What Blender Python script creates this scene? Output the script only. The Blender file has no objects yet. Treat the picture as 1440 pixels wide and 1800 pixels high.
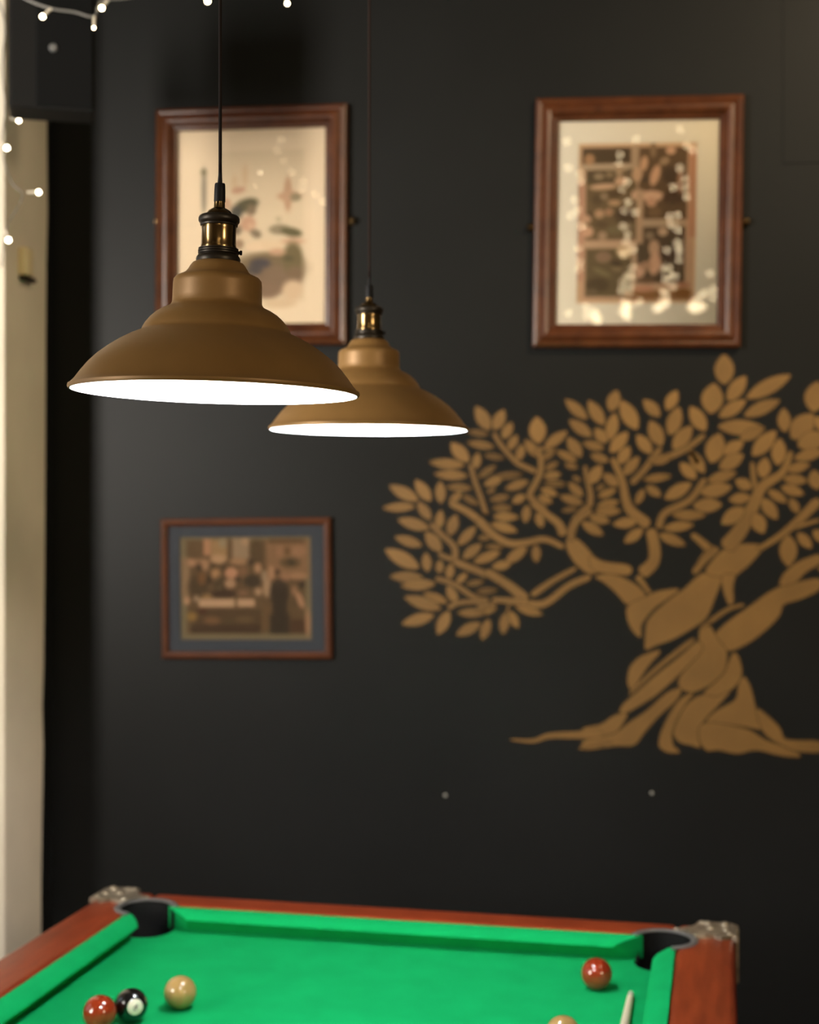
import bpy, bmesh, math, random
from mathutils import Vector, Matrix
random.seed(7)
C = bpy.context.scene.collection
SC = bpy.context.scene
PI = math.pi

# ------------------------------------------------------------------ camera
F = 2540.0                      # focal length in pixels of the 1440 x 1800 frame
CLOTH_Z = 0.80                  # height of the table's bed
CAM_Z = CLOTH_Z + 0.782
HEAD = math.radians(7.0)        # the camera is turned a little left of the wall's normal
WALL_Y = 3.474
RV = Vector((math.cos(HEAD), math.sin(HEAD), 0))
FV = Vector((-math.sin(HEAD), math.cos(HEAD), 0))
CAM = Vector((0, 0, CAM_Z))
cam_d = bpy.data.cameras.new('camera')
cam = bpy.data.objects.new('camera', cam_d); C.objects.link(cam)
cam.location = CAM
cam.rotation_euler = (PI / 2, 0, HEAD)
cam_d.sensor_fit = 'VERTICAL'; cam_d.sensor_height = 36.0; cam_d.sensor_width = 28.8
cam_d.lens = F / 1800 * 36.0
cam_d.clip_start = 0.05
cam_d.dof.use_dof = True
cam_d.dof.focus_distance = 1.52
cam_d.dof.aperture_fstop = 4.4
SC.camera = cam

# ------------------------------------------------------------------ light and exposure
SC.view_settings.view_transform = 'Standard'
SC.view_settings.look = 'None'
SC.view_settings.gamma = 1.0
SC.view_settings.use_curve_mapping = False
SC.view_settings.exposure = 0.0
SC.cycles.use_denoising = True
SC.cycles.max_bounces = 8
SC.cycles.transparent_max_bounces = 24
world = bpy.data.worlds.new('world'); SC.world = world
world.use_nodes = True
wb = world.node_tree.nodes['Background']
wb.inputs[0].default_value = (0.55, 0.6, 0.7, 1); wb.inputs[1].default_value = 0.3

BULB_POWER = 560.0              # emission strength of the two table lamps' bulbs
WINDOW_POWER = 44.0
CEILING_FILL_POWER = 17.5
ROOM_FILL_POWER = 84.0


def area_light(name, loc, target, sx, sy, power, col):
    l = bpy.data.lights.new(name, 'AREA'); l.shape = 'RECTANGLE'
    l.size = sx; l.size_y = sy; l.energy = power; l.color = col
    o = bpy.data.objects.new(name, l); C.objects.link(o)
    o.location = loc
    d = Vector(target) - Vector(loc)
    o.rotation_euler = d.to_track_quat('-Z', 'Y').to_euler()
    return o


wl = area_light('window_daylight', (-2.52, 0.48, 2.10), (-0.45, 3.45, 2.35), 0.5, 1.5, WINDOW_POWER, (1.0, 0.93, 0.84))
wl.data.spread = math.radians(80)
area_light('side_window_daylight', (-2.52, 1.95, 1.65), (2.0, 2.0, 1.5), 1.0, 1.2, 3.0, (0.86, 0.93, 1.0))
cl = area_light('ceiling_fill_light', (1.3, 1.7, 3.68), (0.2, 3.47, 2.1), 0.4, 0.4, CEILING_FILL_POWER, (1.0, 0.78, 0.50))  # added warm light for the right picture and mural, without a fitting
area_light('room_fill_light', (3.17, -1.2, 2.6), (-0.3, 1.6, 1.7), 0.7, 0.7, ROOM_FILL_POWER, (1.0, 0.80, 0.54))  # added fill to lift the lamp shades; no lamp stands there
cl.data.spread = math.radians(68)



# ------------------------------------------------------------------ helpers
def srgb(r, g, b):
    def f(c):
        c /= 255.0
        return c / 12.92 if c <= 0.04045 else ((c + 0.055) / 1.055) ** 2.4
    return (f(r), f(g), f(b))


def cam_pt(px, py, d):
    """point at depth d seen at pixel px, py"""
    return CAM + FV * d + RV * ((px - 720) / F * d) + Vector((0, 0, (900 - py) / F * d))


def plane_pt(px, py, y):
    """point of the vertical plane Y = y seen at pixel px, py"""
    D = FV + RV * ((px - 720) / F) + Vector((0, 0, (900 - py) / F))
    return CAM + D * (y / D.y)


def new_mat(name):
    m = bpy.data.materials.new(name); m.use_nodes = True
    return m, m.node_tree.nodes, m.node_tree.links, m.node_tree.nodes['Principled BSDF']


def mat(name, col, rough=0.5, metal=0.0, var=0.0, scale=20.0, bump=0.0, bscale=200.0, spec=0.5, coat=0.0, stretch=(1, 1, 1), col2=None):
    m, N, L, P = new_mat(name)
    P.inputs['Base Color'].default_value = (*col, 1)
    P.inputs['Roughness'].default_value = rough
    P.inputs['Metallic'].default_value = metal
    P.inputs['Specular IOR Level'].default_value = spec
    P.inputs['Coat Weight'].default_value = coat
    P.inputs['Coat Roughness'].default_value = 0.15
    tc = N.new('ShaderNodeTexCoord'); mp = N.new('ShaderNodeMapping')
    mp.inputs['Scale'].default_value = stretch
    L.new(tc.outputs['Object'], mp.inputs['Vector'])
    if var > 0 or col2:
        n = N.new('ShaderNodeTexNoise'); n.inputs['Scale'].default_value = scale; n.inputs['Detail'].default_value = 6
        L.new(mp.outputs[0], n.inputs['Vector'])
        r = N.new('ShaderNodeValToRGB')
        c2 = col2 or tuple(min(1, c * (1 + var)) for c in col)
        c1 = col if col2 else tuple(c * (1 - var) for c in col)
        r.color_ramp.elements[0].position = 0.3; r.color_ramp.elements[1].position = 0.7
        r.color_ramp.elements[0].color = (*c1, 1); r.color_ramp.elements[1].color = (*c2, 1)
        L.new(n.outputs['Fac'], r.inputs[0]); L.new(r.outputs[0], P.inputs['Base Color'])
    if bump > 0:
        n2 = N.new('ShaderNodeTexNoise'); n2.inputs['Scale'].default_value = bscale; n2.inputs['Detail'].default_value = 4
        L.new(mp.outputs[0], n2.inputs['Vector'])
        b = N.new('ShaderNodeBump'); b.inputs['Strength'].default_value = bump; b.inputs['Distance'].default_value = 0.002
        L.new(n2.outputs['Fac'], b.inputs['Height']); L.new(b.outputs[0], P.inputs['Normal'])
    return m


def emit(name, col, strength):
    m, N, L, P = new_mat(name)
    P.inputs['Base Color'].default_value = (*col, 1)
    P.inputs['Emission Color'].default_value = (*col, 1)
    P.inputs['Emission Strength'].default_value = strength
    return m


def glass_mat(name):
    m, N, L, P = new_mat(name)
    N.remove(P)
    out = N['Material Output']
    t = N.new('ShaderNodeBsdfTransparent'); g = N.new('ShaderNodeBsdfGlossy'); g.inputs['Roughness'].default_value = 0.02
    fr = N.new('ShaderNodeFresnel'); fr.inputs['IOR'].default_value = 1.5
    mx = N.new('ShaderNodeMixShader')
    L.new(fr.outputs[0], mx.inputs[0]); L.new(t.outputs[0], mx.inputs[1]); L.new(g.outputs[0], mx.inputs[2])
    L.new(mx.outputs[0], out.inputs['Surface'])
    return m


def print_mat(name):
    m, N, L, P = new_mat(name)
    a = N.new('ShaderNodeAttribute'); a.attribute_name = 'ink'
    L.new(a.outputs['Color'], P.inputs['Base Color'])
    P.inputs['Roughness'].default_value = 0.8
    P.inputs['Specular IOR Level'].default_value = 0.2
    return m


def obj(name, bm, m, parent=None, smooth=False, loc=None):
    me = bpy.data.meshes.new(name)
    bmesh.ops.recalc_face_normals(bm, faces=bm.faces)
    bm.to_mesh(me); bm.free()
    if smooth:
        for p in me.polygons: p.use_smooth = True
        try: me.set_sharp_from_angle(angle=math.radians(38))
        except Exception: pass
    if m is not None: me.materials.append(m)
    o = bpy.data.objects.new(name, me); C.objects.link(o)
    if parent is not None: o.parent = parent
    if loc is not None: o.location = loc
    return o


def tag(o, label, cat, group=None):
    o['label'] = label; o['category'] = cat
    if group: o['group'] = group
    return o


def thing(name, label, cat, loc=(0, 0, 0), rot=(0, 0, 0), group=None):
    o = bpy.data.objects.new(name, None); C.objects.link(o)
    o.empty_display_size = 0.05
    o.location = loc; o.rotation_euler = rot
    return tag(o, label, cat, group)


def struct(name, bm, m, smooth=False):
    o = obj(name, bm, m, None, smooth); o['kind'] = 'structure'; return o


def add_box(bm, x0, x1, y0, y1, z0, z1, bev=0.0, seg=2, M=None):
    r = bmesh.ops.create_cube(bm, size=1.0)
    vs = r['verts']
    for v in vs:
        v.co = Vector((x0 + (v.co.x + .5) * (x1 - x0), y0 + (v.co.y + .5) * (y1 - y0), z0 + (v.co.z + .5) * (z1 - z0)))
        if M is not None: v.co = M @ v.co
    if bev > 0:
        es = list({e for v in vs for e in v.link_edges})
        bmesh.ops.bevel(bm, geom=es, offset=bev, segments=seg, affect='EDGES', profile=0.5)
    return bm


def box(x0, x1, y0, y1, z0, z1, bev=0.0, seg=2):
    return add_box(bmesh.new(), x0, x1, y0, y1, z0, z1, bev, seg)


def add_lathe(bm, prof, n=48, cap0=False, cap1=False, M=None, closed=False):
    rings = []
    for (r, z) in prof:
        ring = []
        for i in range(n):
            a = 2 * PI * i / n
            co = Vector((r * math.cos(a), r * math.sin(a), z))
            ring.append(bm.verts.new(M @ co if M is not None else co))
        rings.append(ring)
    pairs = list(zip(rings[:-1], rings[1:]))
    if closed: pairs.append((rings[-1], rings[0]))
    for a, b in pairs:
        for i in range(n):
            bm.faces.new((a[i], a[(i + 1) % n], b[(i + 1) % n], b[i]))
    if cap0: bm.faces.new(rings[0][::-1])
    if cap1: bm.faces.new(rings[-1])
    return bm


def lathe(prof, n=48, cap0=False, cap1=False, closed=False):
    return add_lathe(bmesh.new(), prof, n, cap0, cap1, None, closed)


def smooth_path(pts, sub=6):
    pts = [Vector(p) for p in pts]
    if len(pts) < 3 or sub <= 1: return pts
    P = [pts[0] * 2 - pts[1]] + pts + [pts[-1] * 2 - pts[-2]]
    out = []
    for i in range(1, len(P) - 2):
        for k in range(sub):
            t = k / sub
            a, b, c, d = P[i - 1], P[i], P[i + 1], P[i + 2]
            out.append(0.5 * ((2 * b) + (c - a) * t + (2 * a - 5 * b + 4 * c - d) * t * t + (3 * b - a - 3 * c + d) * t ** 3))
    out.append(pts[-1])
    return out


def add_tube(bm, pts, r, n=8, sub=6):
    P = smooth_path(pts, sub)
    rings = []
    for i, p in enumerate(P):
        t = (P[min(i + 1, len(P) - 1)] - P[max(i - 1, 0)]).normalized()
        up = Vector((0, 0, 1)) if abs(t.z) < 0.9 else Vector((1, 0, 0))
        a = t.cross(up).normalized(); b = t.cross(a).normalized()
        rr = r[0] + (r[1] - r[0]) * i / (len(P) - 1) if isinstance(r, tuple) else r
        rings.append([bm.verts.new(p + (a * math.cos(2 * PI * k / n) + b * math.sin(2 * PI * k / n)) * rr) for k in range(n)])
    for A, B in zip(rings[:-1], rings[1:]):
        for k in range(n):
            bm.faces.new((A[k], A[(k + 1) % n], B[(k + 1) % n], B[k]))
    bm.faces.new(rings[0][::-1]); bm.faces.new(rings[-1])
    return bm


def add_sphere(bm, c, r, seg=16, ring=10, M=None):
    mm = Matrix.Translation(Vector(c))
    if M is not None: mm = M @ mm
    bmesh.ops.create_uvsphere(bm, u_segments=seg, v_segments=ring, radius=r, matrix=mm)
    return bm


def add_prism(bm, poly, z0, z1, bev=0.0, seg=2):
    """poly in the xy plane, extruded from z0 to z1"""
    n = len(poly)
    a = [bm.verts.new((p[0], p[1], z0)) for p in poly]
    b = [bm.verts.new((p[0], p[1], z1)) for p in poly]
    bm.faces.new(a[::-1]); top = bm.faces.new(b)
    for i in range(n):
        bm.faces.new((a[i], a[(i + 1) % n], b[(i + 1) % n], b[i]))
    if bev > 0:
        bmesh.ops.bevel(bm, geom=list(top.edges), offset=bev, segments=seg, affect='EDGES', profile=0.5)
    return bm


def boolean_cut(o, cutter_bm):
    me = bpy.data.meshes.new('cut'); cutter_bm.to_mesh(me); cutter_bm.free()
    c = bpy.data.objects.new('cut', me); C.objects.link(c)
    c.matrix_world = Matrix.Identity(4)
    par = o.parent; o.parent = None
    md = o.modifiers.new('cut', 'BOOLEAN'); md.operation = 'DIFFERENCE'; md.object = c; md.solver = 'EXACT'
    dg = bpy.context.evaluated_depsgraph_get(); dg.update()
    nm = bpy.data.meshes.new_from_object(o.evaluated_get(dg))
    old = o.data; o.modifiers.clear(); o.data = nm
    nm.name = old.name; bpy.data.meshes.remove(old)
    bpy.data.objects.remove(c); bpy.data.meshes.remove(me)
    o.parent = par


# ------------------------------------------------------------------ materials
M_wall = mat('charcoal_wall_paint', (0.0100, 0.0104, 0.0102), 0.42, var=0.10, scale=2.2, bump=0.08, bscale=60, spec=0.098)
M_pillar = mat('cream_plaster', (0.78, 0.69, 0.555), 0.75, var=0.07, scale=5, bump=0.25, bscale=12)
M_trim = mat('cream_gloss_paint', (0.72, 0.64, 0.50), 0.5, var=0.03, scale=8)
M_room = mat('warm_wall_paint', (0.46, 0.40, 0.32), 0.8, var=0.05, scale=3)
M_leftwall = mat('cream_wall_paint', (0.55, 0.48, 0.38), 0.8, var=0.04, scale=3)
M_ceil = mat('dark_ceiling_paint', (0.22, 0.19, 0.155), 0.8, var=0.08, scale=3)
M_floor = mat('brown_floorboards', (0.10, 0.06, 0.035), 0.45, var=0.35, scale=6, stretch=(8, 0.6, 1))
M_wood = mat('reddish_table_wood', srgb(112, 40, 15), 0.42, col2=srgb(142, 57, 25), scale=7, stretch=(9, 1.3, 9), coat=0.08, spec=0.35)
M_wood_end = mat('reddish_table_wood_crosswise', srgb(120, 43, 17), 0.42, col2=srgb(144, 57, 25), scale=7, stretch=(1.3, 9, 9), coat=0.08, spec=0.35)
M_cab = mat('dark_cabinet_wood', srgb(70, 32, 18), 0.45, col2=srgb(92, 44, 24), scale=5, stretch=(2, 2, 8))
M_cloth = mat('green_baize', (0.004, 0.335, 0.093), 0.95, var=0.07, scale=14, bump=0.25, bscale=900, spec=0.08)
M_pocket = mat('black_pocket_leather', (0.006, 0.006, 0.006), 0.7, bump=0.2, bscale=120, spec=0.12)
M_rim = mat('grey_pocket_rim', (0.11, 0.105, 0.10), 0.45)
M_cast = mat('pewter_corner_casting', (0.33, 0.275, 0.20), 0.36, metal=0.6, var=0.35, scale=60, bump=0.6, bscale=90)
M_bronze = mat('brushed_bronze_paint', srgb(142, 107, 60), 0.46, metal=0.25, var=0.05, scale=30, bump=0.05, bscale=900, col2=None)
M_enamel = mat('white_enamel', (0.85, 0.87, 0.88), 0.5)
M_brass = mat('aged_brass', srgb(128, 106, 72), 0.2, metal=1.0, var=0.15, scale=40)
M_dkbrass = mat('blackened_brass', srgb(48, 41, 32), 0.42, metal=0.5, var=0.2, scale=60)
M_rubber = mat('black_rubber', (0.006, 0.006, 0.007), 0.55, spec=0.2)
M_cord = mat('dark_brown_cord', (0.011, 0.007, 0.006), 0.8, spec=0.2)
M_bulb = emit('lamp_bulb_glow', (0.93, 0.97, 1.0), BULB_POWER)
M_fairy = emit('warm_fairy_light_glow', (1.0, 0.83, 0.55), 22.0)
M_fairy_far = emit('bright_fairy_light_glow', (1.0, 0.80, 0.50), 17.0)
M_clear = mat('clear_plastic_wire', (0.13, 0.12, 0.105), 0.4)
M_socket = mat('frosted_plastic', (0.62, 0.54, 0.42), 0.35)
M_spk = mat('black_speaker_cabinet', (0.008, 0.0075, 0.007), 0.8, bump=0.2, bscale=300, spec=0.15)
M_spk2 = mat('black_speaker_mesh', (0.006, 0.006, 0.006), 0.9, bump=0.5, bscale=700, spec=0.08)
M_silver = mat('dull_silver', (0.20, 0.20, 0.20), 0.4, metal=0.6)
M_frame = mat('brown_frame_wood', srgb(58, 28, 12), 0.32, col2=srgb(80, 42, 18), scale=9, stretch=(3, 3, 3), coat=0.12, spec=0.4)
M_frame2 = mat('reddish_frame_wood', srgb(66, 32, 12), 0.4, col2=srgb(80, 41, 17), scale=12, spec=0.35)
M_mat_cream = mat('cream_mat_board', (0.82, 0.73, 0.56), 0.85, var=0.02, scale=4)
M_mat_blue = mat('slate_blue_mat_board', (0.033, 0.038, 0.048), 0.85, var=0.05, scale=10)
M_bevel = mat('tan_mat_edge', (0.13, 0.11, 0.07), 0.7)
M_print = print_mat('printed_paper')
M_glass = glass_mat('picture_glass')
def mural_mat(name, col):
    m = mat(name, col, 0.5, metal=0.15, var=0.14, scale=9, spec=0.35)
    N, L = m.node_tree.nodes, m.node_tree.links
    P = N['Principled BSDF']
    at = N.new('ShaderNodeAttribute'); at.attribute_name = 'paint'
    mx = N.new('ShaderNodeMix'); mx.data_type = 'RGBA'; mx.blend_type = 'MULTIPLY'; mx.inputs[0].default_value = 1.0
    src = P.inputs['Base Color'].links[0].from_socket
    L.new(src, mx.inputs[6]); L.new(at.outputs['Color'], mx.inputs[7]); L.new(mx.outputs[2], P.inputs['Base Color'])
    L.new(at.outputs['Alpha'], P.inputs['Alpha'])
    return m
M_gold = mural_mat('bronze_mural_paint', srgb(112, 83, 43))
M_red = mat('red_ball_resin', srgb(140, 46, 20), 0.10, coat=0.6, spec=0.6)
M_black = mat('black_ball_resin', (0.006, 0.006, 0.006), 0.08, coat=0.6, spec=0.6)
M_ivory = mat('pale_yellow_ball_resin', srgb(174, 140, 86), 0.14, coat=0.5, spec=0.5)
M_white = mat('white_resin', srgb(235, 228, 208), 0.15, coat=0.5)
M_ink = mat('black_ink', (0.01, 0.01, 0.01), 0.3)
M_ash = mat('pale_ash_wood', srgb(232, 216, 186), 0.35, var=0.06, scale=10, stretch=(8, 1, 8))
M_tip = mat('pale_leather_tip', srgb(214, 196, 172), 0.7)
M_butt = mat('dark_ebony_wood', (0.02, 0.012, 0.008), 0.3)
M_cream_plastic = mat('cream_plastic', (0.85, 0.70, 0.42), 0.4)
M_window = mat('white_window_paint', (0.7, 0.7, 0.68), 0.4)
M_screw = mat('pale_screw_head', (0.30, 0.30, 0.27), 0.5)

# ------------------------------------------------------------------ the room
CEIL_Z = 3.7
XL, XR, YB = -2.6, 3.2, -3.0
def side_slope(px): return math.tan(math.atan((px - 720) / F) - HEAD)
XC = WALL_Y * side_slope(90)                   # the back wall's left corner
PILLAR_Y = XC / side_slope(7)                  # the front of the jutting pillar
struct('floor', box(XL - .1, XR + .1, YB - .1, WALL_Y + .1, -0.1, 0), M_floor)
struct('ceiling', box(XL - .1, XR + .1, YB - .1, WALL_Y + .1, CEIL_Z, CEIL_Z + 0.1), M_ceil)
struct('wall_back', box(XC - 0.02, XR + .1, WALL_Y, WALL_Y + 0.1, 0, CEIL_Z), M_wall)
struct('wall_right', box(XR, XR + .1, YB, WALL_Y, 0, CEIL_Z), M_room)
struct('wall_rear', box(XL, XR, YB - .1, YB, 0, CEIL_Z), M_room)
# the pillar juts out of the back wall; its side is cream up to a hand-painted edge, dark beyond it
struct('wall_return', box(XC - 0.05, XC, PILLAR_Y + 0.10, WALL_Y, 0, CEIL_Z), M_wall)
bm = bmesh.new()
edge = [(-500, 83), (0, 83), (200, 83), (330, 84), (420, 82), (560, 81), (800, 80), (1000, 79), (1200, 77), (1270, 75), (1340, 77), (1450, 75), (1600, 73), (1900, 73)]
zs = [(CEIL_Z, 83)] + [(CAM_Z + (900 - py) / F * 3.3, px) for py, px in edge if CAM_Z + (900 - py) / F * 3.3 < CEIL_Z] + [(0.0, 73)]
prev = None
for z, px in zs:
    yb = (XC + .002) / side_slope(px)
    row = [bm.verts.new((XL, PILLAR_Y, z)), bm.verts.new((XC - 0.006, PILLAR_Y, z)), bm.verts.new((XC, PILLAR_Y + 0.003, z)), bm.verts.new((XC + .002, PILLAR_Y + 0.008, z)),
           bm.verts.new((XC + .002, yb - .002, z)), bm.verts.new((XC - .002, yb, z)), bm.verts.new((XC - .06, yb, z)), bm.verts.new((XL, yb, z))]
    n = len(row)
    if prev:
        for i in range(n): bm.faces.new((prev[i], prev[(i + 1) % n], row[(i + 1) % n], row[i]))
    else: bm.faces.new(row)
    prev = row
bm.faces.new(prev[::-1])
struct('wall_pillar', bm, M_pillar, smooth=True)
# left wall with a window opening where the daylight comes in
WINS = [(0.10, 0.86, 1.10, 3.15), (1.35, 2.55, 0.95, 2.35)]
bm = bmesh.new()
add_box(bm, XL - .1, XL, YB, WINS[0][0], 0, CEIL_Z); add_box(bm, XL - .1, XL, WINS[0][1], WINS[1][0], 0, CEIL_Z); add_box(bm, XL - .1, XL, WINS[1][1], WALL_Y, 0, CEIL_Z)
for (WY0, WY1, WZ0, WZ1) in WINS:
    add_box(bm, XL - .1, XL, WY0, WY1, 0, WZ0); add_box(bm, XL - .1, XL, WY0, WY1, WZ1, CEIL_Z)
struct('wall_left', bm, M_leftwall)
for i, (WY0, WY1, WZ0, WZ1) in enumerate(WINS):
    win = bpy.data.objects.new('window_%d' % (i + 1), None); C.objects.link(win); win['kind'] = 'structure'; win.location = (XL, WY0, WZ0)
    bm = bmesh.new()
    w, h, t = WY1 - WY0, WZ1 - WZ0, 0.05
    add_box(bm, -.06, .02, 0, t, 0, h); add_box(bm, -.06, .02, w - t, w, 0, h); add_box(bm, -.06, .02, t, w - t, 0, t); add_box(bm, -.06, .02, t, w - t, h - t, h)
    add_box(bm, -.05, .01, w / 2 - .02, w / 2 + .02, t, h - t)
    obj('window_frame', bm, M_window, win)
    obj('pane', box(-.03, -.025, t, w - t, t, h - t), M_glass, win)
    bm = box(-.08, .09, -.05, w + .05, -.03, 0, .004); obj('window_sill', bm, M_window, win)
# faint horizontal batten lines painted over on the dark wall
for i, (xa, xb, ya, yb) in enumerate([(596, 760, 1066, 1080), (700, 1000, 1126, 1146)]):
    a = plane_pt(xa, ya, WALL_Y); b = plane_pt(xb, yb, WALL_Y)
    struct('trim_%d' % (i + 2), box(a.x, b.x, WALL_Y - 0.0007, WALL_Y, b.z, a.z), M_wall)
a = plane_pt(1376, 288, WALL_Y); b = plane_pt(1500, -260, WALL_Y)
struct('trim_4', box(a.x, b.x, WALL_Y - 0.002, WALL_Y, a.z, b.z, 0.0008, 1), M_wall)

# ------------------------------------------------------------------ pool table
TROT = math.radians(7.0 - 12.2)
A12 = math.radians(12.2)
# camera-plan axes of the table: u to the right, v away from the camera
def table_xy(u, v):
    X = u * math.cos(A12) + v * math.sin(A12); D = -u * math.sin(A12) + v * math.cos(A12)
    p = RV * X + FV * D
    return p.x, p.y
UC, VN = -0.576, 2.523           # centre line and far nose line in those axes
HW, HL = 0.4615, 0.915           # half the playing width and length
cx, cy = table_xy(UC, VN - HL)
table = thing('pool_table', 'pool table with green cloth, reddish wooden rails and pewter corner castings', 'pool table', (cx, cy, 0), (0, 0, TROT))
ZC = CLOTH_Z
CB, RW, RE = 0.037, 0.100, 0.082       # cushion width, side rail width, end rail width
ZT = ZC + 0.042                        # top of the rails
xi, yi = HW + CB, HL + CB
xo, yo = xi + RW, yi + RE
PR = 0.050
pockets = [(sx * (HW + 0.016), sy * (HL + 0.016), PR, sx, sy) for sx in (-1, 1) for sy in (-1, 1)]
pockets += [(sx * (HW + 0.034), 0.0, 0.047, sx, 0) for sx in (-1, 1)]
def pocket_cutter(dr=0.0, z0=ZC - 0.2, z1=ZC + 0.2):
    b = bmesh.new()
    for (px, py, r, sx, sy) in pockets:
        add_lathe(b, [(r + dr, z0), (r + dr, z1)], 40, True, True, Matrix.Translation((px, py, 0)))
    bmesh.ops.recalc_face_normals(b, faces=b.faces)
    return b
# slate bed under the cloth
o = obj('cloth_bed', box(-xi - .03, xi + .03, -yi - .03, yi + .03, ZC - 0.04, ZC), M_cloth, table)
boolean_cut(o, pocket_cutter(0.001))
# rails
def rail(x0, x1, y0, y1, m):
    o = obj('rail', box(x0, x1, y0, y1, ZC - 0.06, ZT, 0.012, 4), m, table, smooth=True)
    boolean_cut(o, pocket_cutter(0.002))
    for p in o.data.polygons: p.use_smooth = True
    try: o.data.set_sharp_from_angle(angle=math.radians(35))
    except Exception: pass
rail(-xo, -xi, -yo, yo, M_wood); rail(xi, xo, -yo, yo, M_wood)
rail(-xi, xi, yi, yo, M_wood_end); rail(-xi, xi, -yo, -yi, M_wood_end)
# cushions: an L-profile swept between its two mitred, rounded ends
def cushion(length_nose, length_back, place):
    """runs along x, nose towards -y"""
    prof = [(0.0, ZT - 0.001), (-0.012, ZT - 0.0005), (-0.029, ZT - 0.006), (-0.036, ZT - 0.0115), (-CB, ZT - 0.015), (-CB + 0.004, ZT - 0.018), (-CB + 0.027, ZC + 0.0005), (0.0, ZC + 0.0005)]
    bm = bmesh.new(); rings = []
    n = 28
    for i in range(n + 1):
        s = -1 + 2 * i / n
        ring = []
        for (y, z), f in zip(prof, (0, .32, .78, .97, 1, .97, .9, 0)):   # f: 0 at the back, 1 at the nose
            hl = length_back + (length_nose - length_back) * (f ** 1.7)
            # bunch the rings up towards the ends
            ss = math.copysign(1 - (1 - abs(s)) ** 1.8, s)
            ring.append(bm.verts.new((ss * hl, y, z)))
        rings.append(ring)
    k = len(prof)
    for a, b in zip(rings[:-1], rings[1:]):
        for j in range(k):
            bm.faces.new((a[j], a[(j + 1) % k], b[(j + 1) % k], b[j]))
    bm.faces.new(rings[0][::-1]); bm.faces.new(rings[-1])
    bmesh.ops.transform(bm, matrix=place, verts=bm.verts)
    return obj('cushion', bm, M_cloth, table, smooth=True)
cushion(0.392, 0.441, Matrix.Translation((0, yi, 0)))
cushion(0.392, 0.441, Matrix.Translation((0, -yi, 0)) @ Matrix.Rotation(PI, 4, 'Z'))
half = (HL - 0.033 - 0.045) / 2
for sy in (-1, 1):
    yc = sy * (0.045 + half)
    cushion(half - 0.028, half + 0.008, Matrix.Translation((xi, yc, 0)) @ Matrix.Rotation(-PI / 2, 4, 'Z'))
    cushion(half - 0.028, half + 0.008, Matrix.Translation((-xi, yc, 0)) @ Matrix.Rotation(PI / 2, 4, 'Z'))
# pockets: black liner, grey rim
for (px, py, r, sx, sy) in pockets:
    a0 = math.atan2(sy, sx)
    span = math.radians(118 if sy else 92)
    bm = bmesh.new()
    add_lathe(bm, [(r - .004, ZC - .16), (r - .0005, ZC - .16), (r - .0005, ZC - .004), (r - .004, ZC - .004)], 40, closed=True, M=Matrix.Translation((px, py, 0)))
    add_lathe(bm, [(0.001, ZC - .158), (r - .004, ZC - .158)], 40, M=Matrix.Translation((px, py, 0)))
    prev = None
    for i in range(33):
        a = a0 - span + 2 * span * i / 32
        row = [bm.verts.new((px + rr * math.cos(a), py + rr * math.sin(a), z)) for rr, z in ((r - .004, ZC - .004), (r + .0015, ZC - .004), (r + .0015, ZT - .001), (r - .004, ZT - .001))]
        if prev:
            for j in range(4): bm.faces.new((prev[j], prev[(j + 1) % 4], row[(j + 1) % 4], row[j]))
        else: bm.faces.new(row)
        prev = row
    bm.faces.new(prev[::-1])
    pk = obj('pocket', bm, M_pocket, table, smooth=True)
    bm = bmesh.new(); pts = []
    for i in range(25):
        a = a0 - span + 2 * span * i / 24
        pts.append((px + (r + .001) * math.cos(a), py + (r + .001) * math.sin(a), ZT + .0005))
    prev = None
    for i, p in enumerate(pts):
        a = a0 - span + 2 * span * i / 24
        row = []
        for k in range(8):
            b = 2 * PI * k / 8
            rr = r + .003 + .0065 * math.cos(b)
            row.append(bm.verts.new((px + rr * math.cos(a), py + rr * math.sin(a), ZT + .0005 + .003 * math.sin(b))))
        if prev:
            for k in range(8): bm.faces.new((prev[k], prev[(k + 1) % 8], row[(k + 1) % 8], row[k]))
        else: bm.faces.new(row)
        prev = row
    bm.faces.new(prev[::-1])
    obj('pocket_rim', bm, M_rim, pk, smooth=True)
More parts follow.
